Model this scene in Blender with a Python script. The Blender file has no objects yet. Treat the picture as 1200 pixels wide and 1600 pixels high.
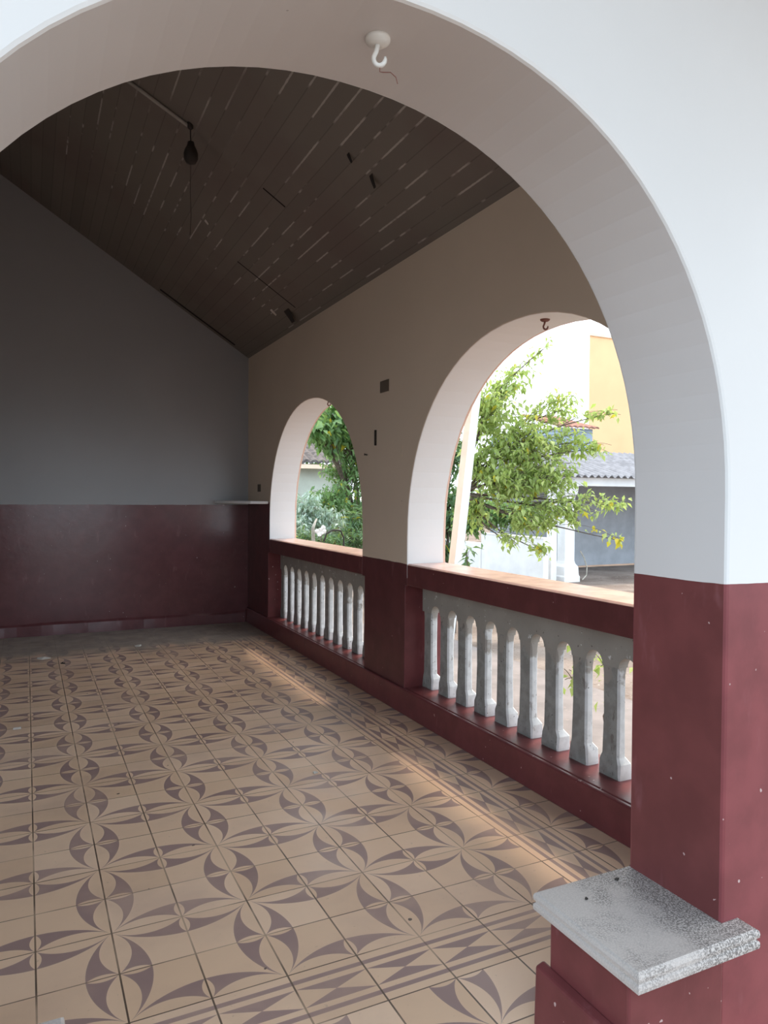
import bpy, bmesh, math, random
from mathutils import Vector, Matrix, noise
from mathutils.geometry import tessellate_polygon
random.seed(11)
scn = bpy.context.scene
COL = scn.collection
PI = math.pi

# ------------------------------------------------------------------ camera
F, YAW, PITCH, ROLL, EYE = 1136.364, 0.4508, -0.0194, 0.0068, 1.271
fw = Vector((math.sin(YAW)*math.cos(PITCH), math.cos(YAW)*math.cos(PITCH), math.sin(PITCH)))
r0 = Vector((math.cos(YAW), -math.sin(YAW), 0)); u0 = r0.cross(fw)
RT = r0*math.cos(ROLL) + u0*math.sin(ROLL)
UP = -r0*math.sin(ROLL) + u0*math.cos(ROLL)
cd = bpy.data.cameras.new('camera'); cam = bpy.data.objects.new('camera', cd); COL.objects.link(cam)
m3 = Matrix((RT, UP, -fw)).transposed()
cam.matrix_world = Matrix.Translation((0, 0, EYE)) @ m3.to_4x4()
cd.sensor_fit = 'AUTO'; cd.sensor_width = 36; cd.lens = 36*F/1600; cd.clip_start = .05; cd.clip_end = 300
scn.camera = cam

def at(px, py, Y):
    """the place at depth Y that the photograph shows at (px, py)"""
    d = fw + RT*((px-600)/F) - UP*((py-800)/F)
    return Vector((0, 0, EYE)) + d*(Y/d.y)

# ------------------------------------------------------------------ the measured room (metres)
XW, TW = 1.982, .262          # inner face of the right wall, its thickness
YB = 7.275                    # back wall
YF0, YF1 = 1.124, 1.406       # front wall, outside and inside
ZC, SLOPE = 2.678, .6347      # ceiling at the right wall, its rise towards the left
XL = -2.6
def ceil_z(x): return ZC + SLOPE*(XW-x)
TX, TY, TH, TILE = .2055, 2.2218, .0066, .2
RAIL = .885; CURB = .148

# ------------------------------------------------------------------ node helpers
class S:
    """a socket with arithmetic"""
    def __init__(s, nt, k): s.nt, s.k = nt, k
    def _m(s, op, *a, clamp=False):
        n = s.nt.nodes.new('ShaderNodeMath'); n.operation = op; n.use_clamp = clamp
        for i, v in enumerate((s,)+a):
            if isinstance(v, S): s.nt.links.new(v.k, n.inputs[i])
            else: n.inputs[i].default_value = v
        return S(s.nt, n.outputs[0])
    def __add__(s, o): return s._m('ADD', o)
    def __sub__(s, o): return s._m('SUBTRACT', o)
    def __mul__(s, o): return s._m('MULTIPLY', o)
    def __truediv__(s, o): return s._m('DIVIDE', o)
    def lt(s, o): return s._m('LESS_THAN', o)
    def gt(s, o): return s._m('GREATER_THAN', o)
    def mx(s, o): return s._m('MAXIMUM', o)
    def mn(s, o): return s._m('MINIMUM', o)
    def ab(s): return s._m('ABSOLUTE')
    def sq(s): return s._m('SQRT')
    def pw(s, e): return s._m('POWER', e)
    def pp(s, o): return s._m('PINGPONG', o)
    def fr(s): return s._m('FRACT')
    def fl(s): return s._m('FLOOR')
    def inv(s):
        n = s.nt.nodes.new('ShaderNodeMath'); n.operation = 'SUBTRACT'; n.inputs[0].default_value = 1
        s.nt.links.new(s.k, n.inputs[1]); return S(s.nt, n.outputs[0])
    def ramp(s, a, b):
        n = s.nt.nodes.new('ShaderNodeMapRange'); n.interpolation_type = 'SMOOTHSTEP'
        n.inputs['From Min'].default_value = a; n.inputs['From Max'].default_value = b
        s.nt.links.new(s.k, n.inputs['Value']); return S(s.nt, n.outputs['Result'])

def mat(name, rough=.7, spec=.3):
    m = bpy.data.materials.new(name); m.use_nodes = True
    nt = m.node_tree; b = nt.nodes['Principled BSDF']
    b.inputs['Roughness'].default_value = rough; b.inputs['Specular IOR Level'].default_value = spec
    return m, nt, b
def pos(nt):
    g = nt.nodes.new('ShaderNodeNewGeometry'); x = nt.nodes.new('ShaderNodeSeparateXYZ')
    nt.links.new(g.outputs['Position'], x.inputs[0])
    return g.outputs['Position'], S(nt, x.outputs[0]), S(nt, x.outputs[1]), S(nt, x.outputs[2])
def objpos(nt):
    g = nt.nodes.new('ShaderNodeTexCoord'); x = nt.nodes.new('ShaderNodeSeparateXYZ')
    nt.links.new(g.outputs['Object'], x.inputs[0])
    return g.outputs['Object'], S(nt, x.outputs[0]), S(nt, x.outputs[1]), S(nt, x.outputs[2])
def nz(nt, vec, scale, detail=3, rough=.55, sc=None, dist=0):
    if sc:
        mp = nt.nodes.new('ShaderNodeVectorMath'); mp.operation = 'MULTIPLY'; mp.inputs[1].default_value = sc
        nt.links.new(vec, mp.inputs[0]); vec = mp.outputs[0]
    n = nt.nodes.new('ShaderNodeTexNoise'); n.inputs['Scale'].default_value = scale
    n.inputs['Detail'].default_value = detail; n.inputs['Roughness'].default_value = rough
    n.inputs['Distortion'].default_value = dist
    nt.links.new(vec, n.inputs['Vector']); return S(nt, n.outputs['Fac'])
def mix(nt, f, a, b):
    n = nt.nodes.new('ShaderNodeMix'); n.data_type = 'RGBA'
    if isinstance(f, S): nt.links.new(f.k, n.inputs[0])
    else: n.inputs[0].default_value = f
    for i, v in ((6, a), (7, b)):
        if isinstance(v, (tuple, list)): n.inputs[i].default_value = (*v[:3], 1)
        else: nt.links.new(v, n.inputs[i])
    return n.outputs[2]
def bump(nt, b, h, strength=.3, dist=.01):
    n = nt.nodes.new('ShaderNodeBump'); n.inputs['Strength'].default_value = strength; n.inputs['Distance'].default_value = dist
    nt.links.new(h.k, n.inputs['Height']); nt.links.new(n.outputs[0], b.inputs['Normal'])
def setc(nt, b, c):
    if isinstance(c, tuple): b.inputs['Base Color'].default_value = (*c, 1)
    else: nt.links.new(c, b.inputs['Base Color'])
def plain(name, c, rough=.6, spec=.3, var=.12, scale=8, metal=0):
    m, nt, b = mat(name, rough, spec); p = objpos(nt)[0]
    n = nz(nt, p, scale, 4)
    setc(nt, b, mix(nt, n.ramp(.3, .7), tuple(x*(1-var) for x in c), tuple(min(1, x*(1+var)) for x in c)))
    b.inputs['Metallic'].default_value = metal
    return m

WHITE = (.80, .79, .765); CREAM = (.68, .545, .415); RED = (.155, .042, .043); GREYW = (.33, .33, .335)

def wall_paint(name, upper, dado=None, red=RED, edge=False, spec=.28, chips=.775, rough=.55):
    """oil-painted render: red dado below a height, wall paint above, small chips and scuffs"""
    m, nt, b = mat(name, rough, spec); P, x, y, z = pos(nt)
    big = nz(nt, P, 1.3, 4); fine = nz(nt, P, 9, 4)
    up = mix(nt, big.ramp(.3, .75), tuple(c*.94 for c in upper), upper)
    up = mix(nt, nz(nt, P, 26, 2).gt(.80), up, tuple(c*.55 for c in upper))
    if edge: up = mix(nt, (x + (fine - .5)*.012).gt(XW+TW-.016), up, (.74, .50, .38))
    if dado is None:
        setc(nt, b, up); bump(nt, b, fine, .12, .01); return m
    rd = mix(nt, fine.ramp(.3, .7), tuple(c*.88 for c in red), tuple(min(1, c*1.12) for c in red))
    chip = nz(nt, P, 46, 1).gt(chips)
    rd = mix(nt, chip, rd, (.50, .36, .34))
    scuff = nz(nt, P, 14, 4, sc=(1, 1, .35)).ramp(.62, .80) * .35
    rd = mix(nt, scuff, rd, (.36, .16, .17))
    zz = z + (nz(nt, P, 5, 3) - .5)*.012
    hgt = dado(x, y, nt) if callable(dado) else dado
    f = zz.lt(hgt)
    setc(nt, b, mix(nt, f, up, rd)); bump(nt, b, fine, .12, .01)
    rg = f*(-.15) + rough
    nt.links.new(rg.k, b.inputs['Roughness'])
    return m

M = {}
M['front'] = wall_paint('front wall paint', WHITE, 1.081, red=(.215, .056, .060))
M['jamb'] = wall_paint('arch soffit paint with painted shade', (.68, .645, .62), 1.081, red=(.150, .043, .041))  # front wall colours darkened, the shade inside the arch painted in
M['back'] = wall_paint('back wall paint', GREYW, 1.190, chips=.80, red=(.135, .046, .050), rough=.36, spec=.55)
M['side'] = wall_paint('side wall paint', CREAM, lambda x, y, nt: y.gt(6.53)*.340 + .883, chips=.80, red=(.115, .036, .036))
M['reveal'] = wall_paint('arch reveal paint', WHITE, .80, edge=True)
M['outer'] = wall_paint('outside wall paint', (.72, .50, .36))
M['redpaint'] = wall_paint('red floor paint', RED, 9.0, rough=.45)
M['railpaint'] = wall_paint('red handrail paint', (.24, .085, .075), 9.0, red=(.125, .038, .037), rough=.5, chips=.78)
M['railtop'] = wall_paint('faded red paint with painted glare', (.5, .3, .25), 9.0, red=(.62, .40, .34), rough=.36, chips=.80)  # faded rail top, lightened further: sun and sky glare put into the colour

# floor ---------------------------------------------------------------------------------------
def floor_mat():
    m, nt, b = mat('patterned cement tile', .42, .4); P, x, y, z = pos(nt)
    c, s = math.cos(TH), math.sin(TH)
    X = x - TX; Y = y - TY
    u = (X*c + Y*s)/TILE; v = (Y*c - X*s)/TILE
    a = u.pp(1.0); bb = v.pp(1.0)
    def lens(a, b_):
        k = a*(-1) + 1
        outer = b_.lt((k*k*(-1) + 1.40**2).sq() - .98)
        h = a - .5
        leaf = b_.lt((h*h*(-1) + .70**2).sq() - .49)
        q = b_ - .21
        small = k.lt(((q*q*(-1) + .331**2).mx(0)).sq() - .256)
        return outer * leaf.inv() * small.inv()
    dark = lens(a, bb).mx(lens(bb, a))
    def strip(sv, t):
        d = (sv - .5).ab()
        line = d.gt(.28)*d.lt(.36)
        tri = d.lt(.185)*((t.fr() - .5).ab()).lt(d*2.7)
        return line.mx(tri)
    inR = u.gt(7.0)*u.lt(8.0); inF = v.gt(-3.0)*v.lt(-2.0)
    inR = inR*inF.inv()
    dark = dark*inR.inv()*inF.inv()
    dark = dark.mx(inR*strip(u.fr(), v)).mx(inF*strip(v.fr(), u))
    gu = (u.fr() - .5).ab().gt(.488); gv = (v.fr() - .5).ab().gt(.490)
    w = nt.nodes.new('ShaderNodeTexWhiteNoise'); w.noise_dimensions = '2D'
    cb = nt.nodes.new('ShaderNodeCombineXYZ'); nt.links.new(u.fl().k, cb.inputs[0]); nt.links.new(v.fl().k, cb.inputs[1])
    nt.links.new(cb.outputs[0], w.inputs['Vector']); tone = S(nt, w.outputs['Value'])
    light = mix(nt, tone, (.73, .495, .325), (.82, .580, .405))
    mauve = mix(nt, tone, (.315, .205, .185), (.375, .250, .220))
    wear = nz(nt, P, 2.4, 5)
    pale = mix(nt, .5, light, mauve)
    col = mix(nt, dark, light, mauve)
    col = mix(nt, wear.ramp(.44, .72)*.50, col, pale)
    col = mix(nt, nz(nt, P, 60, 3).ramp(.66, .78)*.35, col, (.30, .22, .17))
    grt = nz(nt, P, 3, 3).ramp(.35, .6)*.6 + .4
    col = mix(nt, gu.mx(gv)*grt, col, (.13, .085, .06))
    spot = nz(nt, P, 20, 1).gt(.80)
    col = mix(nt, spot, col, (.16, .11, .09))
    # bare trodden strip before the back wall
    edge = v + (nz(nt, P, 4, 5) - .5)*5.0
    plainf = edge.ramp(19.4, 21.4)
    dust = mix(nt, nz(nt, P, 6, 5).ramp(.3, .7), (.30, .255, .22), (.40, .34, .29))
    col = mix(nt, plainf*.9, col, dust)
    setc(nt, b, col)
    rg = plainf*.3 + nz(nt, P, 5, 4).ramp(.3, .7)*.18 + .34
    nt.links.new(rg.k, b.inputs['Roughness'])
    bump(nt, b, gu.mx(gv).inv(), .25, .003)
    return m
M['floor'] = floor_mat()

def ceiling_mat():
    m, nt, b = mat('old painted ceiling boards', .7, .2); P, x, y, z = pos(nt)
    BW = .078
    k = x/BW; f = (k.fr() - .5).ab(); joint = f.gt(.47)
    w = nt.nodes.new('ShaderNodeTexWhiteNoise'); w.noise_dimensions = '1D'
    nt.links.new(k.fl().k, w.inputs['W']); tone = S(nt, w.outputs['Value'])
    base = mix(nt, tone, (.185, .168, .146), (.208, .188, .163))
    base = mix(nt, nz(nt, P, 1.1, 4).ramp(.40, .72)*.6, base, (.165, .124, .112))
    col = mix(nt, joint*.30, base, (.045, .040, .035))
    cb = nt.nodes.new('ShaderNodeCombineXYZ')
    nt.links.new(((k + .5).fl()*5.37).k, cb.inputs[0]); nt.links.new((y*2.3).k, cb.inputs[1])
    fl = nz(nt, cb.outputs[0], 1.0, 3, .62).ramp(.505, .56)
    wob = nz(nt, P, 30, 2)
    near = (f + (wob - .5)*.06).gt(.452)
    zone = nz(nt, P, .8, 2).ramp(.30, .50)
    endfade = y.lt(5.9)
    col = mix(nt, fl*near*zone*endfade*.85, col, (.48, .45, .41))
    # board ends: seams across the boards
    seam = ((y - 5.46).ab().lt(.008))*x.gt(1.40)*x.lt(1.86)
    seam = seam.mx(((y - 4.31).ab().lt(.008))*x.gt(1.26)*x.lt(1.40))
    seam = seam.mx(((y - 7.19).ab().lt(.022))*x.gt(1.1)*x.lt(1.82))
    col = mix(nt, seam, col, (.012, .011, .010))
    setc(nt, b, col); bump(nt, b, joint.inv(), .4, .004)
    return m
M['ceiling'] = ceiling_mat()

def stone_mat():
    m, nt, b = mat('speckled granite', .5, .4); P, x, y, z = objpos(nt)
    n1 = nz(nt, P, 260, 2); n2 = nz(nt, P, 120, 3); n3 = nz(nt, P, 7, 3)
    c = mix(nt, n1.ramp(.40, .62), (.17, .15, .135), (.57, .52, .48))
    c = mix(nt, n2.ramp(.55, .75)*.5, c, (.36, .34, .33))
    c = mix(nt, (n3 - ((x - .575).ab() - .645)*1.3).ramp(.36, .60)*.85, c, (.54, .485, .445))
    setc(nt, b, c); bump(nt, b, n1, .15, .002); return m
M['granite'] = stone_mat()

def baluster_mat(name, ca, cb_, cf):
    m, nt, b = mat(name, .65, .3); P, x, y, z = pos(nt)
    zz = z + (nz(nt, P, 9, 4) - .5)*.55
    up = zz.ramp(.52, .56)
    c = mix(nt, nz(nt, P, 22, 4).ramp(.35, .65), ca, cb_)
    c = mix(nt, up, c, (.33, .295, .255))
    c = mix(nt, nz(nt, P, 30, 5, .65, sc=(1, 1, .5)).ramp(.60, .66), c, cf)
    c = mix(nt, nz(nt, P, 75, 3).ramp(.68, .72), c, (.10, .09, .08))
    setc(nt, b, c); bump(nt, b, nz(nt, P, 25, 4), .3, .004); return m
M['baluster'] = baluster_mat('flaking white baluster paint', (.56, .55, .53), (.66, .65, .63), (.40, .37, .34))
M['balusterface'] = baluster_mat('darker baluster paint', (.25, .235, .21), (.33, .315, .285), (.20, .175, .155))  # darker copy for the baluster faces turned to the porch
def header_mat():
    m, nt, b = mat('stained header paint', .65, .3); P, x, y, z = pos(nt)
    c = mix(nt, nz(nt, P, 6, 4).ramp(.3, .7), (.31, .28, .24), (.36, .325, .28))
    c = mix(nt, nz(nt, P, 24, 5, .65).ramp(.64, .67), c, (.68, .66, .63))
    c = mix(nt, nz(nt, P, 60, 3).ramp(.68, .72), c, (.14, .12, .10))
    setc(nt, b, c); bump(nt, b, nz(nt, P, 25, 4), .3, .004); return m
M['header'] = header_mat()

M['whiteplaster'] = plain('white porcelain', (.80, .79, .74), .35, .5, .04)
M['dark'] = plain('dark metal', (.035, .028, .024), .6)
M['brownrecess'] = plain('brown timber block', (.13, .10, .075), .8)
M['rust'] = plain('rusty wire', (.20, .09, .07), .7)
M['conduit'] = plain('painted conduit', (.33, .31, .28), .6)
M['shelf'] = plain('white marble', (.78, .77, .75), .30, .5, .05)
M['litter'] = plain('dry leaf', (.42, .34, .26), .8)
M['paper'] = plain('pale scrap', (.62, .58, .52), .8)
M['bark'] = plain('bark', (.13, .105, .085), .9, .2, .35, 20)
M['palebark'] = plain('pale bark', (.42, .39, .33), .9, .2, .3, 14)
M['whitewash'] = plain('whitewash', (.80, .80, .79), .8, .2, .05, 4)
M['creamwash'] = plain('cream wash', (.80, .63, .48), .8, .2, .06, 4)
M['orange'] = plain('orange house render', (.84, .53, .29), .8, .2, .04, 1)
M['bluewash'] = plain('pale blue wall', (.34, .41, .49), .8, .2, .08, 1)
M['greywall'] = plain('grey shed wall', (.40, .41, .43), .8, .2, .1, 3)
M['terracotta'] = plain('terracotta', (.28, .14, .105), .8, .2, .25, 9)
M['oldtile'] = plain('weathered roof tile', (.12, .105, .10), .85, .2, .35, 9)
M['fibro'] = plain('fibre cement sheet', (.24, .24, .255), .85, .2, .2, 5)
M['palewall'] = plain('pale green wall', (.50, .54, .46), .85, .2, .1, 2)
def ground_mat():
    m, nt, b = mat('dry garden soil', .95, .1); P, x, y, z = pos(nt)
    c = mix(nt, nz(nt, P, 1.5, 5).ramp(.3, .7), (.17, .135, .115), (.27, .225, .195))
    c = mix(nt, nz(nt, P, 14, 5).ramp(.56, .70)*.7, c, (.15, .11, .085))
    c = mix(nt, nz(nt, P, 30, 3).ramp(.66, .74), c, (.56, .50, .44))
    setc(nt, b, c); bump(nt, b, nz(nt, P, 12, 5), .6, .03); return m
M['ground'] = ground_mat()
def path_mat():
    m, nt, b = mat('pale concrete', .9, .2); P, x, y, z = pos(nt)
    c = mix(nt, nz(nt, P, 3, 5).ramp(.3, .7), (.20, .178, .172), (.27, .24, .23))
    c = mix(nt, nz(nt, P, 20, 5).ramp(.62, .72)*.6, c, (.34, .29, .26))
    setc(nt, b, c); return m
M['path'] = path_mat()

def leaf_mat(name, c1, c2, trans=.45, yellow=.04):
    m, nt, b = mat(name, .45, .4)
    at_ = nt.nodes.new('ShaderNodeAttribute'); at_.attribute_name = 'tone'
    t = S(nt, at_.outputs['Fac'])
    c = mix(nt, t, c1, c2)
    if yellow: c = mix(nt, t.gt(1-yellow), c, (.62, .50, .05))
    setc(nt, b, c)
    tr = nt.nodes.new('ShaderNodeBsdfTranslucent')
    nt.links.new(mix(nt, .35, c, (.50, .72, .10)), tr.inputs['Color'])
    ms = nt.nodes.new('ShaderNodeMixShader'); ms.inputs[0].default_value = trans
    out = nt.nodes['Material Output']
    nt.links.new(b.outputs[0], ms.inputs[1]); nt.links.new(tr.outputs[0], ms.inputs[2]); nt.links.new(ms.outputs[0], out.inputs['Surface'])
    return m
M['leaf_light'] = leaf_mat('light green leaf', (.28, .38, .11), (.54, .62, .26), .5)
M['leaf_mid'] = leaf_mat('mid green leaf', (.09, .20, .08), (.26, .42, .19), .45, .02)
M['leaf_dark'] = leaf_mat('dark green leaf', (.04, .10, .05), (.14, .26, .13), .3, .01)
M['leaf_grey'] = leaf_mat('grey green leaf', (.22, .33, .27), (.66, .76, .70), .35, .0)
M['petal'] = plain('white petal', (.82, .82, .78), .6, .3, .04)

# ------------------------------------------------------------------ mesh helpers
def tag(o, label=None, cat=None, group=None, kind=None):
    if label: o['label'] = label
    if cat: o['category'] = cat
    if group: o['group'] = group
    if kind: o['kind'] = kind
    return o
def link(name, bm, mats, parent=None, smooth=False, recalc=True):
    if recalc: bmesh.ops.recalc_face_normals(bm, faces=bm.faces)
    me = bpy.data.meshes.new(name); bm.to_mesh(me); bm.free()
    for m in (mats if isinstance(mats, (list, tuple)) else [mats]): me.materials.append(M[m])
    if smooth:
        for p in me.polygons: p.use_smooth = True
    o = bpy.data.objects.new(name, me); COL.objects.link(o)
    if parent is not None: o.parent = parent; o.matrix_parent_inverse = Matrix.Translation(-Vector(parent.location))
    return o
def empty(name, loc=(0, 0, 0)):
    o = bpy.data.objects.new(name, None); COL.objects.link(o); o.location = loc; o.empty_display_size = .1
    return o
def struct(name, bm, mats, **k): return tag(link(name, bm, mats, **k), kind='structure')
def bevel(o, w=.01, seg=2, ang=40):
    b = o.modifiers.new('bevel', 'BEVEL'); b.width = w; b.segments = seg; b.limit_method = 'ANGLE'; b.angle_limit = math.radians(ang)
    return o
def box(bm, x0, x1, y0, y1, z0, z1):
    vs = [bm.verts.new(c) for c in ((x0,y0,z0),(x1,y0,z0),(x1,y1,z0),(x0,y1,z0),(x0,y0,z1),(x1,y0,z1),(x1,y1,z1),(x0,y1,z1))]
    for f in ((0,3,2,1),(4,5,6,7),(0,1,5,4),(1,2,6,5),(2,3,7,6),(3,0,4,7)): bm.faces.new([vs[i] for i in f])
    return vs
def hexa(bm, lo, hi):
    """two loops of equal length joined into a solid"""
    a = [bm.verts.new(c) for c in lo]; b = [bm.verts.new(c) for c in hi]; n = len(a)
    bm.faces.new(a[::-1]); bm.faces.new(b)
    for i in range(n): bm.faces.new((a[i], a[(i+1) % n], b[(i+1) % n], b[i]))
def loft(bm, rings, cap=True):
    R = [[bm.verts.new(c) for c in r] for r in rings]; n = len(R[0])
    for a, b in zip(R, R[1:]):
        for i in range(n): bm.faces.new((a[i], a[(i+1) % n], b[(i+1) % n], b[i]))
    if cap: bm.faces.new(R[0][::-1]); bm.faces.new(R[-1])
def prism(bm, loops, fn, t0, t1):
    """outline with holes (2-D loops) pushed from t0 to t1; fn(p, q, t) gives the 3-D point"""
    tris = tessellate_polygon([[Vector((p, q, 0)) for p, q in L] for L in loops])
    flat = [pt for L in loops for pt in L]
    A = [bm.verts.new(fn(p, q, t0)) for p, q in flat]; B = [bm.verts.new(fn(p, q, t1)) for p, q in flat]
    for t in tris:
        try: bm.faces.new([A[i] for i in t]); bm.faces.new([B[i] for i in reversed(t)])
        except ValueError: pass
    k = 0
    for L in loops:
        n = len(L)
        for i in range(n):
            j = (i+1) % n
            bm.faces.new((A[k+i], A[k+j], B[k+j], B[k+i]))
        k += n
def grow(L, d):
    """a 2-D loop pushed outwards by d"""
    n = len(L); ar = sum(L[i][0]*L[(i+1) % n][1] - L[(i+1) % n][0]*L[i][1] for i in range(n)); sg = 1 if ar > 0 else -1
    out = []
    for i in range(n):
        a, b, c = Vector(L[i-1]), Vector(L[i]), Vector(L[(i+1) % n])
        e1 = (b-a).normalized(); e2 = (c-b).normalized()
        n1 = Vector((e1.y, -e1.x))*sg; n2 = Vector((e2.y, -e2.x))*sg
        k = n1 + n2; k = k/max(.3, 1 + n1.dot(n2)); q = b + k*d
        out.append((q.x, q.y))
    return out
def wall_slab(bm, outer, holes, fn, t0, t1, ch):
    """a wall with openings whose arrises are rounded by ch"""
    s = 1 if t1 > t0 else -1
    steps = [(ch, 0), (ch*.29, ch*.29), (0, ch)]
    prof = [(d, t0 + s*t) for d, t in steps] + [(d, t1 - s*t) for d, t in reversed(steps)]
    O = [bm.verts.new(fn(p, q, t0)) for p, q in outer], [bm.verts.new(fn(p, q, t1)) for p, q in outer]
    n = len(outer)
    for i in range(n): bm.faces.new((O[0][i], O[0][(i+1) % n], O[1][(i+1) % n], O[1][i]))
    ends = ([], [])
    for H in holes:
        rings = []
        for d, t in prof: rings.append([bm.verts.new(fn(p, q, t)) for p, q in grow(H, d)])
        m = len(H)
        for a, b in zip(rings, rings[1:]):
            for i in range(m): bm.faces.new((a[i], a[(i+1) % m], b[(i+1) % m], b[i]))
        ends[0].append(rings[0]); ends[1].append(rings[-1])
    big = [[Vector((p, q, 0)) for p, q in L] for L in [outer] + [grow(H, ch) for H in holes]]
    tris = tessellate_polygon(big)
    for e in (0, 1):
        flat = O[e] + [v for r in ends[e] for v in r]
        for t in tris: bm.faces.new([flat[i] for i in t])
def tube(bm, pts, rad, sides=8, cap=True):
    pts = [Vector(p) for p in pts]; rings = []
    rr = rad if isinstance(rad, (list, tuple)) else [rad]*len(pts)
    ref = None
    for i, p in enumerate(pts):
        d = (pts[min(i+1, len(pts)-1)] - pts[max(i-1, 0)]).normalized()
        if ref is None: ref = d.orthogonal().normalized()
        ref = (ref - d*ref.dot(d)).normalized(); s = d.cross(ref)
        rings.append([p + (ref*math.cos(2*PI*k/sides) + s*math.sin(2*PI*k/sides))*rr[i] for k in range(sides)])
    loft(bm, rings, cap)
def lathe(bm, c, prof, seg=20):
    loft(bm, [[(c[0]+r*math.cos(2*PI*k/seg), c[1]+r*math.sin(2*PI*k/seg), c[2]+z) for k in range(seg)] for r, z in prof])

def arch(c, a, zc, b, n=2.0, seg=36, z0=None):
    """points of an arch from its low-coordinate springing to the high one"""
    pts = []
    for i in range(seg+1):
        t = PI*(1 - i/seg); ct, st = math.cos(t), math.sin(t)
        pts.append((c + a*math.copysign(abs(ct)**(2/n), ct), zc + b*abs(st)**(2/n)))
    return pts

# ------------------------------------------------------------------ setting
bm = bmesh.new(); box(bm, XL, XW+.02, .98, YB+.02, -.20, 0); struct('floor', bm, 'floor')

# ceiling: a sloping boarded slab, eaves, and an unseen front overhang added to shade the front wall
bm = bmesh.new()
xr = 2.46
VG = -1.9
lo = [(xr, VG, ceil_z(xr)), (xr, YB+.5, ceil_z(xr)), (XL-.3, YB+.5, ceil_z(XL-.3)), (XL-.3, VG, ceil_z(XL-.3))]
hexa(bm, lo, [(x, y, z+.14) for x, y, z in lo]); struct('ceiling', bm, 'ceiling')

# right wall with the two arched bays
A1 = dict(y0=4.425, y1=6.530, c=5.4775, a=1.0525, zc=1.035, b=1.015, l0=4.385, l1=6.572)
A2 = dict(y0=1.690, y1=3.780, c=2.735, a=1.045, zc=1.040, b=1.046, l0=1.652, l1=3.806)
bm = bmesh.new()
outl = [(YF1-.02, -.5), (YB+.25, -.5), (YB+.25, 2.60), (YF1-.02, 2.60)]; holes = []
for A in (A1, A2):
    holes.append([(A['l1'], .03), (A['l0'], .03), (A['l0'], .752), (A['y0'], .752)] + arch(A['c'], A['a'], A['zc'], A['b'], 2.12) + [(A['y1'], .752), (A['l1'], .752)])
wall_slab(bm, outl, holes, lambda p, q, t: Vector((t, p, q if q < 2.5 else ceil_z(t)+.03)), XW, XW+TW, .006)
bmesh.ops.recalc_face_normals(bm, faces=bm.faces)
for f in bm.faces: f.material_index = 0 if f.normal.x < -.9 else (2 if f.normal.x > .9 else 1)
w = struct('wall_right', bm, ['side', 'reveal', 'outer'])

# front wall with the big arch
bm = bmesh.new()
ZT = 2.2
out = [(XL, -.5), (XW+TW, -.5), (XW+TW, ceil_z(XW+TW)+.04), (XL, ceil_z(XL)+.04)]
hole = [(1.395, -.03), (-.245, -.03)] + arch(.575, .82, 1.276, .848, 2.10, 48)
wall_slab(bm, out, [hole], lambda p, q, t: Vector((p, t, q)), YF0, YF1, .008)
bmesh.ops.recalc_face_normals(bm, faces=bm.faces)
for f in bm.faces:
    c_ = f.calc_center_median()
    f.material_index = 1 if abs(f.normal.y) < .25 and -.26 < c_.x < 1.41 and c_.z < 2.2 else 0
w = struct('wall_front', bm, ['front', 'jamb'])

# back wall; left wall with an unseen arched opening added for fill daylight
bm = bmesh.new(); prism(bm, [[(XL, -.5), (XW+.01, -.5), (XW+.01, ceil_z(XW)+.04), (XL, ceil_z(XL)+.04)]], lambda p, q, t: Vector((p, t, q)), YB, YB+.25)
struct('wall_back', bm, 'back')
bm = bmesh.new()
wall_slab(bm, [(YF1-.02, -.5), (YB+.25, -.5), (YB+.25, ceil_z(XL)+.1), (YF1-.02, ceil_z(XL)+.1)],
          [[(LB1, .25), (LB0, .25)] + arch((LB0+LB1)/2, (LB1-LB0)/2, 2.3, 1.0, 2.1) for LB0, LB1 in ((1.60, 3.30),)], lambda p, q, t: Vector((t, p, q)), XL, XL-.26, .01)
struct('wall_left', bm, 'back')

# skirtings
bm = bmesh.new(); hexa(bm, [(XW-.028, YF1+.002, 0), (XW-.026, YB-.001, 0), (XW+.003, YB-.001, 0), (XW+.003, YF1+.002, 0)],
                          [(XW-.022, YF1+.002, CURB), (XW-.020, YB-.001, CURB), (XW+.003, YB-.001, CURB), (XW+.003, YF1+.002, CURB)])
bevel(struct('baseboard_right', bm, 'redpaint'), .007)
bm = bmesh.new()
n = 46; R = []
for i in range(n+1):
    x = XL + (XW-.03-XL)*i/n
    d = .016 + .012*noise.noise(Vector((x*3, 0, 0))); h = .115 + .03*noise.noise(Vector((x*2.2, 7, 0)))
    R.append([(x, YB+.002, 0), (x, YB-d-.006, 0), (x, YB-d, h*.8), (x, YB+.002, h)])
loft(bm, R); struct('baseboard_back', bm, 'back')

# outdoors: ground and the concrete strip along the porch
bm = bmesh.new()
GX, GY = 36, 36; V = {}
for i in range(GX+1):
    for j in range(GY+1):
        x = -30 + 70*i/GX; y = -25 + 65*j/GY
        V[i, j] = bm.verts.new((x, y, -.40 + (.03*noise.noise(Vector((x*.7, y*.7, 0))) if x > 3.5 else 0)))
for i in range(GX):
    for j in range(GY): bm.faces.new((V[i, j], V[i+1, j], V[i+1, j+1], V[i, j+1]))
struct('ground', bm, 'ground', smooth=True)
bm = bmesh.new(); box(bm, XW+TW+.005, 4.3, -.5, 8.4, -.46, -.33); struct('path', bm, 'path')
bm = bmesh.new(); box(bm, -.02, 1.10, .62, .978, -.42, -.17); bevel(struct('doorstep', bm, 'granite'), .012)

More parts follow.
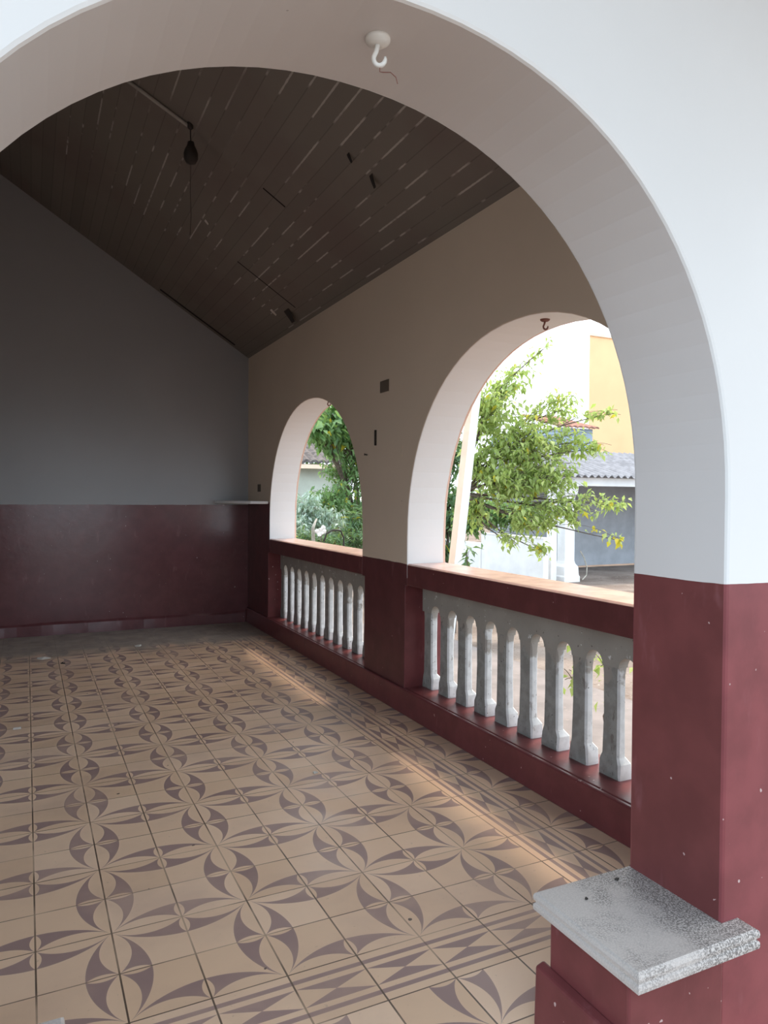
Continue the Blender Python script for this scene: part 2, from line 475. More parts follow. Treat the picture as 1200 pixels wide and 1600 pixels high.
# ------------------------------------------------------------------ plinths beside the entrance
def plinth(x_in, side, label, yb=1.412):
    """side = +1: the block runs from x_in towards the jamb at larger x"""
    root = empty('plinth', (x_in + side*.16, 1.25, 0)); tag(root, label, 'plinth', 'plinths beside the entrance')
    X = lambda v: x_in + side*v
    bm = bmesh.new(); hexa(bm, [(X(.020), 1.116, -.42), (X(.302), 1.116, -.42), (X(.302), 1.372, -.42), (X(.020), 1.372, -.42)],
                                [(X(.020), 1.116, .274), (X(.302), 1.116, .274), (X(.302), 1.372, .274), (X(.020), 1.372, .274)])
    bevel(link('body', bm, 'redpaint', root), .006)
    bm = bmesh.new(); hexa(bm, [(X(-.006), 1.125, 0.001), (X(.022), 1.125, 0.001), (X(.022), 1.398, 0.001), (X(-.006), 1.398, 0.001)],
                                [(X(-.004), 1.125, .148), (X(.022), 1.125, .156), (X(.022), 1.396, .156), (X(-.004), 1.396, .148)])
    bevel(link('skirting', bm, 'redpaint', root), .006)
    # double-nosed granite cap, notched round the pillar
    def loop(d, z):
        return [(X(0+d), 1.070+d, z), (X(.362-d), 1.070+d, z), (X(.362-d), 1.1235, z), (X(.3035), 1.1235, z), (X(.3035), yb-d, z), (X(0+d), yb-d, z)]
    zs = [(.006, .2725), (.001, .276), (0, .284), (.001, .290), (.005, .2935), (.005, .2965), (.001, .300), (0, .307), (.002, .3145), (.007, .3185)]
    bm = bmesh.new(); loft(bm, [loop(d, z) for d, z in zs]); cp = link('cap', bm, 'granite', root)
    cp['label'] = 'grey speckled granite cap'
    return root
plinth(1.092, 1, 'dark red plinth with grey granite cap at the foot of the two-tone pillar')
plinth(.052, -1, 'plinth whose grey cap corner peeps in over the tiles at the bottom edge', 1.440)

# ------------------------------------------------------------------ balustrades
def balustrade(A, first, count, label):
    root = empty('balustrade', (XW+.13, (A['l0']+A['l1'])/2, 0)); tag(root, label, 'balustrade', 'balustrades under the arches')
    SP = .1885; r = .049
    xa, xb = XW+.120, XW+.170
    bm = bmesh.new(); y0, y1 = A['y0']+.002, A['y1']-.002
    hexa(bm, [(XW, y0, .758), (XW+TW+.012, y0, .758), (XW+TW+.012, y0, RAIL-.006), (XW+TW-.01, y0, RAIL), (XW+.01, y0, RAIL), (XW, y0, RAIL-.008)],
             [(XW, y1, .758), (XW+TW+.012, y1, .758), (XW+TW+.012, y1, RAIL-.006), (XW+TW-.01, y1, RAIL), (XW+.01, y1, RAIL), (XW, y1, RAIL-.008)])
    bmesh.ops.recalc_face_normals(bm, faces=bm.faces)
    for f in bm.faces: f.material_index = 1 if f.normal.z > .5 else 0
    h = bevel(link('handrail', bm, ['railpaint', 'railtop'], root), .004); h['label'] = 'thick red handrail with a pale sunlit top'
    bm = bmesh.new(); box(bm, XW+.004, XW+TW+.01, A['l0']+.002, A['l1']-.002, 0.0, CURB)
    bevel(link('curb', bm, 'redpaint', root), .006)
    # header with round slot heads
    lo_, hi_ = A['l0']+.003, A['l1']-.003
    pts = []
    slots = [first - SP*(k+.5) for k in range(-1, count+1)]
    zt = .597
    bottom = [(hi_, zt)]
    for s in slots:
        a0, a1 = min(s+r, hi_), max(s-r, lo_)
        if a0 <= a1+.02: continue
        for i in range(13):
            t = PI*i/12; y = s + r*math.cos(t)
            if lo_ < y < hi_: bottom.append((y, zt + r*math.sin(t)))
    bottom.append((lo_, zt))
    L = [(hi_, .757)] + bottom + [(lo_, .757)]
    clean = [L[0]]
    for p_ in L[1:]:
        if abs(p_[0]-clean[-1][0]) + abs(p_[1]-clean[-1][1]) > 1e-4: clean.append(p_)
    bm = bmesh.new(); prism(bm, [clean], lambda p, q, t: Vector((t, p, q)), xa, xb)
    hd = link('header', bm, 'header', root); hd['label'] = 'grey beam with round slot heads'
    def ring(hx, hy, ch, z, cx, cy):
        return [(cx-hx, cy-hy+ch, z), (cx-hx+ch, cy-hy, z), (cx+hx-ch, cy-hy, z), (cx+hx, cy-hy+ch, z), (cx+hx, cy+hy-ch, z), (cx+hx-ch, cy+hy, z), (cx-hx+ch, cy+hy, z), (cx-hx, cy+hy-ch, z)]
    cx = (xa+xb)/2
    for k in range(count):
        cy = first - SP*k
        j = lambda s=.0025: random.uniform(-s, s)
        bm = bmesh.new(); hy = .0458
        cf, cs = xa + .034, xa + .023
        loft(bm, [ring(.035, .059, .006, CURB-.001, cf, cy), ring(.036+j(), .060, .007, CURB+.012, cf, cy), ring(.035, .058+j(), .009, CURB+.062, cf+j(), cy),
                  ring(.022, .048, .008, CURB+.090+j(), cs, cy), ring(.021, hy, .009, .40, cs+j(.002), cy+j(.002)), ring(.0215, hy, .008, .565, cs, cy), ring(.0229, SP/2-r, .004, zt+.001, cs+.001, cy)])
        cl_ = [v for v in bm.verts]
        for v in cl_: v.co.y = min(max(v.co.y, lo_), hi_)
        bmesh.ops.recalc_face_normals(bm, faces=bm.faces)
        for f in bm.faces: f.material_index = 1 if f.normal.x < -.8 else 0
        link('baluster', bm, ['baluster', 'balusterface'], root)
    return root
balustrade(A2, 3.742, 12, 'white balustrade with flaking balusters beside the red and white pillar')
balustrade(A1, 6.508, 12, 'shaded balustrade with slim looking balusters near the dark back wall')

# ------------------------------------------------------------------ small fittings
bm = bmesh.new()
sh = [(1.979, 6.560), (1.979, 7.272), (1.640, 7.272), (1.650, 7.12), (1.72, 6.90), (1.84, 6.67)]
hexa(bm, [(x, y, 1.206) for x, y in sh], [(x, y, 1.232) for x, y in sh])
o = tag(link('corner_shelf', bm, 'shelf'), 'thin white marble shelf in the dark corner beside the small arch', 'shelf'); bevel(o, .004)

def hook(c, s, label, dark=False, wire=False):
    root = empty('hook', c); tag(root, label, 'hook', 'hooks in the arch crowns')
    m = 'rust' if dark else 'whiteplaster'
    bm = bmesh.new(); lathe(bm, c, [(.001, .004), (.030*s, .004), (.029*s, -.004*s), (.020*s, -.011*s), (.011*s, -.013*s), (.002*s, -.013*s)])
    link('hook_plate', bm, m, root, smooth=True)
    ax = Vector((math.cos(.45), -math.sin(.45), 0)); C = Vector(c)
    pts = [C + Vector((0, 0, -.010*s)), C + ax*(-.004*s) + Vector((0, 0, -.028*s))]
    for i in range(11):
        t = PI*.93 + (PI*1.15)*i/10
        pts.append(C + ax*(.004*s + .0135*s*math.cos(t)) + Vector((0, 0, -.043*s + .016*s*math.sin(t))))
    bm = bmesh.new(); tube(bm, pts, [.0062*s] + [.0055*s]*(len(pts)-3) + [.0045*s, .0030*s], 10)
    link('hook_arm', bm, m, root, smooth=True)
    if wire:
        bm = bmesh.new(); w0 = C + ax*.004 + Vector((0, 0, -.058*s))
        tube(bm, [w0, w0+Vector((0, 0, -.012)), w0+ax*.006+Vector((0, 0, -.013)), w0+ax*.020+Vector((0, 0, -.013)), w0+ax*.030+Vector((0, 0, -.022)), w0+ax*.033+Vector((0, 0, -.034))], .0009, 6)
        bm2 = link('wire', bm, 'rust', root); bm2['label'] = 'thin rusty wire loop'
    return root
hook((.580, 1.238, 2.121), .80, 'white porcelain hook with a rusty wire under the big front arch', wire=True)
hook((2.09, 2.66, 2.082), .75, 'small brownish hook under the crown of the wider looking side arch', dark=True)
hook((2.08, 5.30, 2.033), .80, 'tiny dark hook under the crown of the narrow side arch', dark=True)

def wall_box(yc, zc, dy, dz, label, m='brownrecess'):
    root = empty('socket_box', (XW, yc, zc)); tag(root, label, 'socket box')
    bm = bmesh.new(); t = .006
    prism(bm, [[(yc-dy, zc-dz), (yc+dy, zc-dz), (yc+dy, zc+dz), (yc-dy, zc+dz)], [(yc-dy+t, zc-dz+t), (yc-dy+t, zc+dz-t), (yc+dy-t, zc+dz-t), (yc+dy-t, zc-dz+t)]],
          lambda p, q, t_: Vector((t_, p, q)), XW-.006, XW+.002)
    link('rim', bm, m, root)
    bm = bmesh.new(); box(bm, XW-.002, XW+.001, yc-dy+t, yc+dy-t, zc-dz+t, zc+dz-t); link('back_plate', bm, m, root)
    return root
wall_box(4.094, 1.967, .058, .036, 'dark open socket box high on the wall between the two side arches')
wall_box(6.865, 1.358, .045, .036, 'small dark socket box above the white marble shelf')
bm = bmesh.new(); box(bm, XW-.012, XW+.002, 4.210, 4.221, 1.606, 1.704)
tag(link('bracket', bm, 'dark'), 'thin dark upright iron bracket on the wall between the side arches', 'bracket')
bm = bmesh.new(); tube(bm, [(XW+.004, 4.352, 1.552), (XW-.018, 4.352, 1.555), (XW-.020, 4.352, 1.555)], [.004, .004, .008], 8)
tag(link('nail', bm, 'dark'), 'dark nail in the wall beside the narrow side arch', 'nail')
bm = bmesh.new(); box(bm, XW-.003, XW+.001, 3.845, 3.885, 1.52, 1.585)
tag(link('paint_patch', bm, plain and 'side'), 'faint smudged patch on the pier beside the wider looking side arch', 'patch')

# ceiling conduit and hanging lamp holder
def cz(x, d): return ceil_z(x) - d
bm = bmesh.new(); y0 = 4.34
tube(bm, [(-.55, y0+.30, cz(-.55, .014)), (.2, y0+.10, cz(.2, .014)), (.52, y0+.02, cz(.52, .014)), (.825, y0-.04, cz(.825, .016))], .011, 8)
tag(link('ceiling_conduit', bm, 'conduit', smooth=True), 'pale conduit running across the sloping dark ceiling boards', 'conduit')
L = Vector((.825, y0-.045, cz(.825, .0)))
root = empty('pendant_lamp', L); tag(root, 'dark lamp holder hanging on a cord from the ceiling conduit', 'lamp')
bm = bmesh.new(); lathe(bm, L, [(.002, .01), (.018, .01), (.016, -.022), (.008, -.030), (.002, -.030)], 16); link('ceiling_rose', bm, 'dark', root, smooth=True)
bm = bmesh.new(); tube(bm, [L+Vector((0, 0, -.028)), L+Vector((.001, 0, -.07)), L+Vector((.003, 0, -.110))], .0035, 6); link('cord', bm, 'dark', root)
bm = bmesh.new(); c = L+Vector((.003, 0, -.185)); lathe(bm, c, [(.002, .085), (.018, .083), (.022, .062), (.034, .040), (.041, .015), (.040, -.012), (.028, -.034), (.004, -.042)], 18); link('lamp_holder', bm, 'dark', root, smooth=True)
bm = bmesh.new(); tube(bm, [c+Vector((0, 0, -.040)), c+Vector((-.003, 0, -.2)), c+Vector((.002, 0, -.33)), c+Vector((-.004, 0, -.45))], .0014, 5); link('pull_cord', bm, 'dark', root)

# loose splinters and flakes under the ceiling
def flake(x, y, sx, sy, drop, label, m):
    bm = bmesh.new(); N = Vector((SLOPE, 0, 1)).normalized(); T = Vector((1, 0, -SLOPE)).normalized()
    P0 = Vector((x, y, ceil_z(x))) + N*.012
    rows = []
    for i in range(6):
        t = i/5
        c_ = P0 + T*(sx*t) + Vector((0, .02*math.sin(t*3), 0)) - Vector((0, 0, 1))*(drop*t*t)
        w_ = sy*(.5 - .36*abs(t-.35))
        rows.append([c_ + Vector((0, -w_, 0)), c_ + Vector((0, w_, 0)), c_ + Vector((0, w_, -.006)), c_ + Vector((0, -w_, -.006))])
    loft(bm, rows); return tag(link('ceiling_flake', bm, m), label, 'paint flake', 'flakes hanging from the ceiling')
flake(1.56, 3.42, .03, .04, .07, 'dark splinter curling down from the ceiling boards under the big arch crown', 'dark')
flake(1.43, 3.42, .03, .03, .05, 'little dark scrap hanging from the boards close to the longer dark splinter', 'dark')
flake(1.80, 5.60, .10, .12, .07, 'broken dark board end by the hole near the ceiling corner', 'dark')
flake(1.72, 5.80, .10, .05, .03, 'pale bent splinter beside the hole near the ceiling corner', 'paper')
flake(1.08, 5.22, .05, .04, .03, 'pale flake of paint below the dark lamp holder on the boards', 'paper')

# litter on the floor and on the cap
def scrap(x, y, z, s, label, m, cat='dry leaf', grp='bits of litter on the tiles'):
    bm = bmesh.new(); a = random.uniform(0, PI); n = 7
    ring = [(x + s*math.cos(a+2*PI*k/n)*random.uniform(.5, 1)*(1.6 if k % 2 else .8), y + s*math.sin(a+2*PI*k/n)*random.uniform(.5, 1), z+.001) for k in range(n)]
    hexa(bm, ring, [(p_[0]*.9+x*.1, p_[1]*.9+y*.1, z+.003+random.uniform(.1, .5)*s) for p_ in ring])
    return tag(link('dry_leaf' if cat == 'dry leaf' else 'pebble', bm, m), label, cat, grp)
def fl(px, py):
    d = fw + RT*((px-600)/F) - UP*((py-800)/F); t = -EYE/d.z
    return d.x*t, d.y*t
for px, py, s, lb, m in ((68, 1030, .035, 'curled pale dry leaf on the grey floor strip before the back wall', 'paper'),
                         (216, 1010, .022, 'flat white scrap on the floor in front of the dark red back dado', 'paper'),
                         (99, 1037, .016, 'dark crumb on the floor beside the curled pale dry leaf', 'dark'),
                         (28, 1139, .020, 'pale crumb on the tiles at the photo edge', 'paper'),
                         (493, 1208, .014, 'pale speck on the tiles close to the pier base', 'paper')):
    x, y = fl(px, py); scrap(x, y, 0, s, lb, m, 'dry leaf' if m != 'dark' else 'crumb')
scrap(1.185, 1.330, .3185, .005, 'rounder of two dark pebbles on the granite cap', 'dark', 'pebble', 'pebbles on the granite cap')
scrap(1.315, 1.365, .3185, .005, 'dark pebble on the granite cap closest to the pillar', 'dark', 'pebble', 'pebbles on the granite cap')

# ------------------------------------------------------------------ outdoors: built things
G = -.40
def member(bm, a, b, w, d=None):
    a, b = Vector(a), Vector(b); d = d or w
    hexa(bm, [a+Vector((-w/2, -d/2, 0)), a+Vector((w/2, -d/2, 0)), a+Vector((w/2, d/2, 0)), a+Vector((-w/2, d/2, 0))],
             [b+Vector((-w/2, -d/2, 0)), b+Vector((w/2, -d/2, 0)), b+Vector((w/2, d/2, 0)), b+Vector((-w/2, d/2, 0))])
# leaning square post
p0, p1 = at(711.5, 880, 7.2), at(738.5, 640, 7.2)
dirv = (p1-p0)/(p1.z-p0.z); pb = p0 + dirv*(G-.05-p0.z); pt = p0 + dirv*(3.1-p0.z)
bm = bmesh.new(); ca, sa = math.cos(.10), math.sin(.10)
sq = [Vector((x*ca-y*sa, x*sa+y*ca, 0))*.056 for x, y in ((-1, -1), (1, -1), (1, 1), (-1, 1))]
hexa(bm, [pb+q*1.08 for q in sq], [pt+q for q in sq])
bmesh.ops.recalc_face_normals(bm, faces=bm.faces)
for f in bm.faces: f.material_index = 1 if f.normal.x < -.5 else 0
bevel(tag(link('post', bm, ['whitewash', 'creamwash']), 'tall leaning white square post with a cream side seen through the wide arch', 'post'), .006)

# stepped garden wall
root = empty('garden_wall', (8.66, 14.5, G)); tag(root, 'low white stepped garden wall behind the leafy tree', 'wall')
bm = bmesh.new(); box(bm, 8.60, 8.72, 10.92, 13.01, G-.1, .525); box(bm, 8.60, 8.72, 13.0, 18.0, G-.1, .32); link('body', bm, 'whitewash', root)
bm = bmesh.new(); box(bm, 8.59, 8.73, 10.91, 13.02, .525, .545); link('coping', bm, 'whitewash', root)

# lean-to
root = empty('lean_to', (12.5, 12.7, G)); tag(root, 'open lean-to with a grey corrugated roof and white columns', 'shed')
XA, XB = 9.35, 17.0
bm = bmesh.new(); n = 260; rows = []
for i in range(n+1):
    x = XA + .15 + (XB-XA)*i/n; h = .030*math.cos(2*PI*x/.177)
    rows.append([(x, 11.50, 1.735+h), (x, 13.9, 2.42+h), (x, 13.9, 2.432+h), (x, 11.50, 1.747+h)])
loft(bm, rows); o = link('roof', bm, 'fibro', root); o['label'] = 'grey corrugated roof sheet'
bm = bmesh.new(); box(bm, XA, XB, 11.66, 11.80, 1.545, 1.715); link('beam', bm, 'whitewash', root)
bm = bmesh.new(); cx, cy = 9.80, 11.72
loft(bm, [[(cx-h, cy-h, z), (cx+h, cy-h, z), (cx+h, cy+h, z), (cx-h, cy+h, z)] for h, z in ((.20, G-.05), (.20, G+.10), (.185, G+.13), (.175, G+.30), (.135, G+.36), (.120, G+.42), (.120, 1.30), (.16, 1.40), (.17, 1.545))])
link('column', bm, 'whitewash', root)
bm = bmesh.new(); box(bm, 9.36, 9.50, 11.64, 11.78, G-.05, 1.60); link('post', bm, 'whitewash', root)
bm = bmesh.new(); box(bm, XA+.2, XB, 13.70, 13.85, G+.07, 2.36); link('back_wall', bm, 'greywall', root)
bm = bmesh.new(); box(bm, XB-.15, XB, 11.7, 13.7, G, 2.1); link('side_wall', bm, 'greywall', root)
bm = bmesh.new(); box(bm, XA+.2, XB, 11.75, 13.69, G-.02, G+.03); link('slab', bm, 'ground', root)

# cables beside the column
bm = bmesh.new(); c0 = Vector((10.03, 11.55, G))
tube(bm, [c0+Vector((0, 0, .62)), c0+Vector((.10, 0, .48)), c0+Vector((.18, 0, .28)), c0+Vector((.17, 0, .12)), c0+Vector((.06, 0, .03))], .012, 6)
tag(link('cable', bm, 'palebark'), 'pale loose cable curving beside the white column base', 'cable')

# orange house
root = empty('house', (19, 19, G)); tag(root, 'tall flat orange house wall rising above the lean-to roof', 'house')
bm = bmesh.new(); hexa(bm, [(15.02, 17, G), (25, 17, G), (27, 24, G), (22.5, 24, G)], [(15.02, 17, 6.16), (25, 17, 6.16), (27, 24, 6.16), (22.5, 24, 6.16)]); link('wall', bm, 'orange', root)
bm = bmesh.new(); hexa(bm, [(14.98, 16.95, 6.16), (25.1, 16.95, 6.16), (27, 24, 6.16), (22.5, 24, 6.16)], [(14.98, 16.95, 6.24), (25.1, 16.95, 6.24), (27, 24, 6.24), (22.5, 24, 6.24)]); link('coping', bm, 'creamwash', root)
# low blue house with red ridge tiles
root = empty('house', (12.6, 16.5, G)); tag(root, 'low pale blue house with red roof tiles behind the leaves', 'house')
bm = bmesh.new(); box(bm, 12.55, 13.75, 15.4, 18.5, G, 3.18); link('wall', bm, 'bluewash', root)
bm = bmesh.new(); rows = []
for i in range(61):
    x = 12.45 + 1.4*i/60; h = .035*abs(math.sin(PI*x/.19))
    rows.append([(x, 15.25, 3.16+h), (x, 17.0, 3.62+h), (x, 17.0, 3.66+h), (x, 15.25, 3.20+h)])
loft(bm, rows); link('roof', bm, 'terracotta', root)
# old tiled shed seen through the far arch
root = empty('shed', (6.6, 21, G)); tag(root, 'old shed with dark tiled roof seen through the narrow arch', 'shed')
bm = bmesh.new(); box(bm, 4.6, 8.6, 20.2, 24, G, 2.26); link('wall', bm, 'palewall', root)
bm = bmesh.new(); rows = []
for i in range(141):
    x = 4.3 + 4.2*i/140; h = .06*abs(math.sin(PI*x/.24))
    rows.append([(x, 19.7, 2.22+h), (x, 22.2, 3.25+h), (x, 22.2, 3.33+h), (x, 19.7, 2.30+h)])
loft(bm, rows); link('roof', bm, 'oldtile', root)
bm = bmesh.new(); box(bm, 4.3, 8.55, 19.72, 19.80, 2.10, 2.22); link('fascia', bm, 'creamwash', root)

# ------------------------------------------------------------------ plants
def add_leaf(bm, lay, p, d, s, w, tone, up=None):
    d = d.normalized(); side = d.cross(up or Vector((random.gauss(0, .5), random.gauss(0, .5), 1)))
    if side.length < 1e-3: side = Vector((1, 0, 0))
    side.normalize(); nrm = side.cross(d).normalized()
    fold = .22*w*s
    q = [p, p + d*(.42*s) + side*(w*s*.5) + nrm*fold, p + d*s - nrm*(.10*s), p + d*(.42*s) - side*(w*s*.5) + nrm*fold, p + d*(.45*s)]
    v = [bm.verts.new(c) for c in q]
    for x in v: x[lay] = tone
    bm.faces.new((v[0], v[1], v[4])); bm.faces.new((v[1], v[2], v[4])); bm.faces.new((v[2], v[3], v[4])); bm.faces.new((v[3], v[0], v[4]))

def plant(name, label, cat, base, clusters, leafm, barkm='bark', leaf=.085, lw=.5, per=9, droop=.55, trunk=.035, twig=.30, group=None, seed=1, fork=None):
    """clusters: (centre, (rx, ry, rz), twigs). Branches arch from the base to each cluster, twigs fan inside it, leaves hang on the twigs"""
    random.seed(seed)
    root = empty(name, base); tag(root, label, cat, group)
    B = bmesh.new(); Lf = bmesh.new(); lay = Lf.verts.layers.float.new('tone')
    base = Vector(base)
    start = base
    if fork is not None:
        tube(B, [base, base.lerp(fork, .5)+Vector((.01, .01, 0)), fork], [trunk*1.9, trunk*1.6, trunk*1.3], 8); base = Vector(fork)
    for cc in clusters:
        c, (rx, ry, rz), n = cc[:3]; yellowish = cc[3] if len(cc) > 3 else 0
        c = Vector(c); h = c - base
        mid = base + Vector((h.x*.32, h.y*.32, h.z*.72 + .15*h.length*.3))
        pts = []
        for i in range(9):
            t = i/8; pts.append(base*(1-t)**2 + mid*(2*t*(1-t)) + c*t*t + Vector((random.gauss(0, .015), random.gauss(0, .015), 0))*(1 if 0 < i < 8 else 0))
        tube(B, pts, [trunk*(1-.8*i/8) for i in range(9)], 6)
        for k in range(n):
            while True:
                q = Vector((random.uniform(-1, 1), random.uniform(-1, 1), random.uniform(-1, 1)))
                if q.length <= 1: break
            e = c + Vector((q.x*rx, q.y*ry, q.z*rz))
            t0 = random.uniform(.55, 1); i0 = min(int(t0*8), 7); s0 = pts[i0].lerp(pts[i0+1], t0*8-i0)
            ctrl = s0.lerp(e, .55) + Vector((0, 0, .22*(e-s0).length))
            tw = [s0*(1-t)**2 + ctrl*(2*t*(1-t)) + e*t*t for t in (i/6 for i in range(7))]
            tube(B, tw, [max(.0025, trunk*.16*(1-.75*i/6)) for i in range(7)], 4, cap=False)
            for j in range(per):
                t = random.uniform(.35, 1.0); i1 = min(int(t*6), 5); p = tw[i1].lerp(tw[i1+1], t*6-i1)
                p = p + Vector((random.gauss(0, .03), random.gauss(0, .03), random.gauss(0, .03)))*(leaf/.085)
                d = Vector((random.gauss(0, .8), random.gauss(0, .8), random.gauss(-droop*1.6, .5)))
                add_leaf(Lf, lay, p, d, leaf*random.uniform(.55, 1.25), lw*random.uniform(.8, 1.2), min(1, max(0, random.betavariate(2, 2.2)+yellowish)) if random.random() > .02 else 1.0)
    link('trunk', B, barkm, root)
    o = link('foliage', Lf, leafm, root, recalc=False)
    return root

def cl(px, py, Y, rx, ry, rz, n): return (at(px, py, Y), (rx, ry, rz), n)
# the tree in the wide arch
tb = at(709, 868, 7.75); tb.z = G
plant('tree', 'bright green tree with drooping leaves filling the wide side arch', 'tree', tb,
      [cl(770, 640, 7.4, .40, .5, .42, 80), cl(830, 690, 7.2, .50, .5, .42, 115), cl(755, 720, 7.5, .34, .4, .36, 50), cl(800, 755, 7.2, .45, .4, .32, 90),
       cl(870, 745, 6.9, .42, .4, .30, 62), cl(905, 800, 6.6, .36, .3, .18, 34), cl(800, 590, 7.4, .34, .4, .24, 26), cl(880, 640, 7.2, .38, .4, .24, 30),
       cl(905, 690, 6.9, .30, .3, .20, 18), cl(835, 815, 6.9, .36, .3, .20, 44), cl(960, 790, 6.5, .16, .2, .10, 10), cl(850, 545, 7.2, .12, .2, .12, 5), cl(745, 800, 7.6, .22, .3, .22, 26),
       cl(800, 850, 7.2, .20, .25, .07, 6), cl(848, 862, 7.0, .12, .2, .08, 5),
       cl(965, 645, 6.6, .13, .2, .05, 6), cl(940, 700, 6.6, .12, .2, .10, 8), cl(970, 845, 6.3, .03, .05, .04, 3) + (.5,)],
      'leaf_light', leaf=.095, lw=.46, per=10, trunk=.020, seed=5, fork=at(721, 772, 7.75))
plant('shrub', 'darker leafy shrub hanging low before the white garden wall', 'shrub', (lambda v: Vector((v.x, v.y, G)))(at(716, 880, 9.6)),
      [cl(765, 800, 9.4, .45, .4, .26, 80), cl(820, 805, 9.2, .50, .4, .24, 80), cl(735, 815, 9.6, .28, .4, .26, 50)],
      'leaf_mid', leaf=.11, lw=.5, per=9, trunk=.014, seed=8, fork=at(722, 828, 9.6))
plant('sapling', 'small sapling with a few dark leaves beside the leaning post foot', 'sapling', (lambda v: Vector((v.x, v.y, G)))(at(729, 880, 6.6)),
      [cl(730, 863, 6.6, .05, .05, .05, 6)], 'leaf_dark', leaf=.13, lw=.42, per=3, trunk=.008, seed=3)
plant('shrub', 'dark dense shrub between the arch edge and the leaning post', 'shrub', (lambda v: Vector((v.x, v.y, G)))(at(700, 880, 10.5)),
      [cl(700, 700, 10.6, .45, .5, .5, 60), cl(700, 800, 10.5, .45, .5, .55, 70), cl(735, 780, 10.8, .5, .5, .45, 60), cl(690, 860, 10.4, .4, .4, .3, 30)],
      'leaf_dark', leaf=.13, lw=.55, per=9, trunk=.03, seed=31)
# through the narrow arch
def gb(px, Y): v = at(px, 860, Y); return Vector((v.x, v.y, G))
plant('tree', 'tall green tree with broad leaves at the top of the narrow arch', 'tree', gb(575, 11.5),
      [cl(525, 650, 10.5, .55, .6, .34, 90), cl(492, 668, 10.2, .32, .4, .17, 45), cl(565, 680, 10.8, .5, .6, .5, 80), cl(560, 620, 10.8, .7, .6, .45, 90), cl(590, 740, 11, .5, .5, .5, 60)],
      'leaf_mid', leaf=.15, lw=.6, per=9, trunk=.06, seed=41)
plant('shrub', 'fine leaved green shrub in the middle of the narrow arch', 'shrub', gb(545, 11.0),
      [cl(540, 735, 11, .5, .5, .45, 90), cl(520, 780, 10.6, .42, .4, .34, 70), cl(555, 800, 10.8, .45, .4, .4, 70)], 'leaf_mid', leaf=.085, lw=.45, per=12, trunk=.03, seed=42)
plant('shrub', 'silvery grey green shrub at the edge of the narrow arch reveal', 'shrub', gb(478, 10.0),
      [cl(480, 790, 10, .34, .4, .26, 80), cl(478, 822, 9.8, .36, .4, .22, 80), cl(515, 815, 9.8, .34, .4, .24, 60)], 'leaf_grey', 'palebark', leaf=.085, lw=.42, per=11, trunk=.025, seed=43)
plant('shrub', 'dark bristly shrub just above the narrow arch handrail', 'shrub', gb(540, 9.2),
      [cl(550, 840, 9.2, .36, .4, .16, 60), cl(515, 850, 9.0, .3, .3, .12, 40), cl(475, 845, 9.0, .26, .3, .14, 45), cl(560, 815, 9.4, .26, .3, .2, 34)], 'leaf_dark', leaf=.11, lw=.22, per=12, trunk=.02, droop=.1, seed=44)
bm = bmesh.new(); v = at(490, 858, 8.8); t1 = at(489, 825, 8.8)
tube(bm, [(v.x, v.y, G), v, t1, t1+Vector((.05, 0, .12))], [.035, .03, .022, .010], 8)
tag(link('tree_stump', bm, 'palebark', smooth=True), 'pale slim stem standing among the shrubs of the narrow arch', 'trunk')
root = empty('flower', at(502, 830, 8.6)); tag(root, 'big white blossom among the shrubs behind the narrow arch', 'flower')
c = at(502, 830, 8.6)
for k in range(6):
    a = 2*PI*k/6; bm = bmesh.new(); d = (RT*math.cos(a) + UP*math.sin(a)).normalized(); sd = fw.cross(d).normalized()
    loft(bm, [[c + d*(.068*t*(1+.35*math.sin(k*2.3))) + sd*(w_*.030*s_) - fw*(.02*math.sin(t*2)) + fw*e_ for s_, e_ in ((-1, 0), (0, -.012), (1, 0), (0, .004))] for t, w_ in ((0.05, .3), (.35, .85), (.7, 1), (.95, .5))])
    link('petal', bm, 'petal', root)
bm = bmesh.new(); tube(bm, [c, c+Vector((.02, .05, -.4)), Vector((c.x+.02, c.y+.08, G))], .008, 6); link('stem', bm, 'bark', root)
bm = bmesh.new(); q = [at(x, y, 8.7) for x, y in ((506, 846), (510, 834), (520, 828), (532, 829), (537, 840), (537, 862))]
tube(bm, q + [Vector((q[-1].x, q[-1].y, G))], .012, 6)
tag(link('dead_branch', bm, 'dark'), 'dark bent dead branch arching beside the white blossom', 'branch')
# big trees closing the garden
plant('tree', 'large dense tree closing the view behind the tiled shed', 'tree', Vector((8.0, 27, G)),
      [(Vector((6.6, 26.8, 4.6)), (2.4, 1.3, 1.7), 160), (Vector((9.4, 26.8, 4.4)), (2.4, 1.3, 2.0), 160), (Vector((8.2, 27.0, 2.8)), (3.0, 1.3, 1.6), 150)], 'leaf_mid', leaf=.34, lw=.6, per=10, trunk=.12, seed=51)
plant('hedge', 'long dark hedge standing between the tiled shed and the garden wall', 'hedge', Vector((7.3, 16.2, G)),
      [(Vector((6.4, 16.2, .8)), (.9, .6, 1.0), 110), (Vector((7.6, 16.0, .9)), (.9, .6, 1.1), 110), (Vector((5.2, 16.0, .5)), (.9, .6, .9), 90)], 'leaf_dark', leaf=.17, lw=.55, per=11, trunk=.05, seed=52)
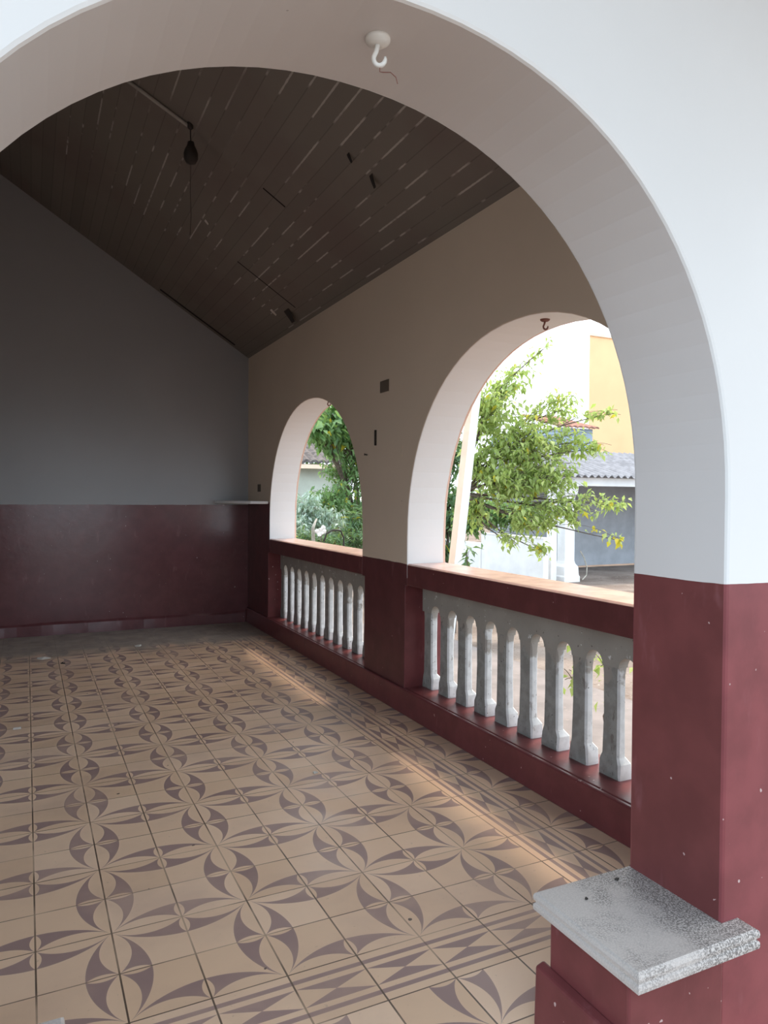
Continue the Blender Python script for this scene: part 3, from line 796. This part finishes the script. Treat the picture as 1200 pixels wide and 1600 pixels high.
# weeds by the path, seen between the balusters
for k, (x, y, s, lb) in enumerate(((3.25, 3.75, 1.0, 'green weed behind the flaking balusters nearest the pier'),
                                   (3.10, 3.30, .9, 'green weed behind the middle of the flaking balusters'),
                                   (3.0, 2.80, 1.0, 'green weed behind the flaking balusters nearest the red pillar'),
                                   (2.62, 2.15, .6, 'tiny weed at the foot of the balusters nearest the red pillar'))):
    h = .45*s if k < 3 else .12
    plant('weed', lb, 'weed', (x, y, -.33), [(Vector((x, y, -.33+h)), (.12*s, .12*s, .10*s), 6), (Vector((x+.05, y+.08, -.33+h*1.5)), (.10*s, .10*s, .08*s), 4)],
          'leaf_light', leaf=.075*s, lw=.55, per=4, trunk=.006, seed=60+k, group='weeds beside the path')

# ------------------------------------------------------------------ light
SUN = Vector((math.cos(math.radians(66))*math.cos(math.radians(38)), math.cos(math.radians(66))*math.sin(math.radians(38)), math.sin(math.radians(66))))
ld = bpy.data.lights.new('sun', 'SUN'); ld.energy = 3.6; ld.angle = math.radians(7); ld.color = (1.0, .84, .66)
lo_ = bpy.data.objects.new('sun', ld); COL.objects.link(lo_); lo_.rotation_euler = (-SUN).to_track_quat('-Z', 'Y').to_euler()

wd = bpy.data.worlds.new('sky'); scn.world = wd; wd.use_nodes = True; nt = wd.node_tree
bg = nt.nodes['Background']
tc = nt.nodes.new('ShaderNodeTexCoord'); sx = nt.nodes.new('ShaderNodeSeparateXYZ'); nt.links.new(tc.outputs['Generated'], sx.inputs[0])
dz = S(nt, sx.outputs[2])
c = mix(nt, dz.mx(0).pw(.6), (.80, .91, 1.0), (.56, .76, 1.0))
dp = nt.nodes.new('ShaderNodeVectorMath'); dp.operation = 'DOT_PRODUCT'; dp.inputs[1].default_value = SUN
nt.links.new(tc.outputs['Generated'], dp.inputs[0]); glow = S(nt, dp.outputs['Value']).mx(0).pw(2.0)
c = mix(nt, glow*.7, c, (1.30, 1.16, .98))
nt.links.new(c, bg.inputs['Color']); bg.inputs['Strength'].default_value = 3.0

scn.view_settings.view_transform = 'Standard'; scn.view_settings.look = 'None'
scn.view_settings.exposure = 0.0; scn.view_settings.gamma = 1.0; scn.view_settings.use_curve_mapping = False
scn.cycles.use_denoising = True
scn.cycles.max_bounces = 10; scn.cycles.diffuse_bounces = 6; scn.cycles.transparent_max_bounces = 8
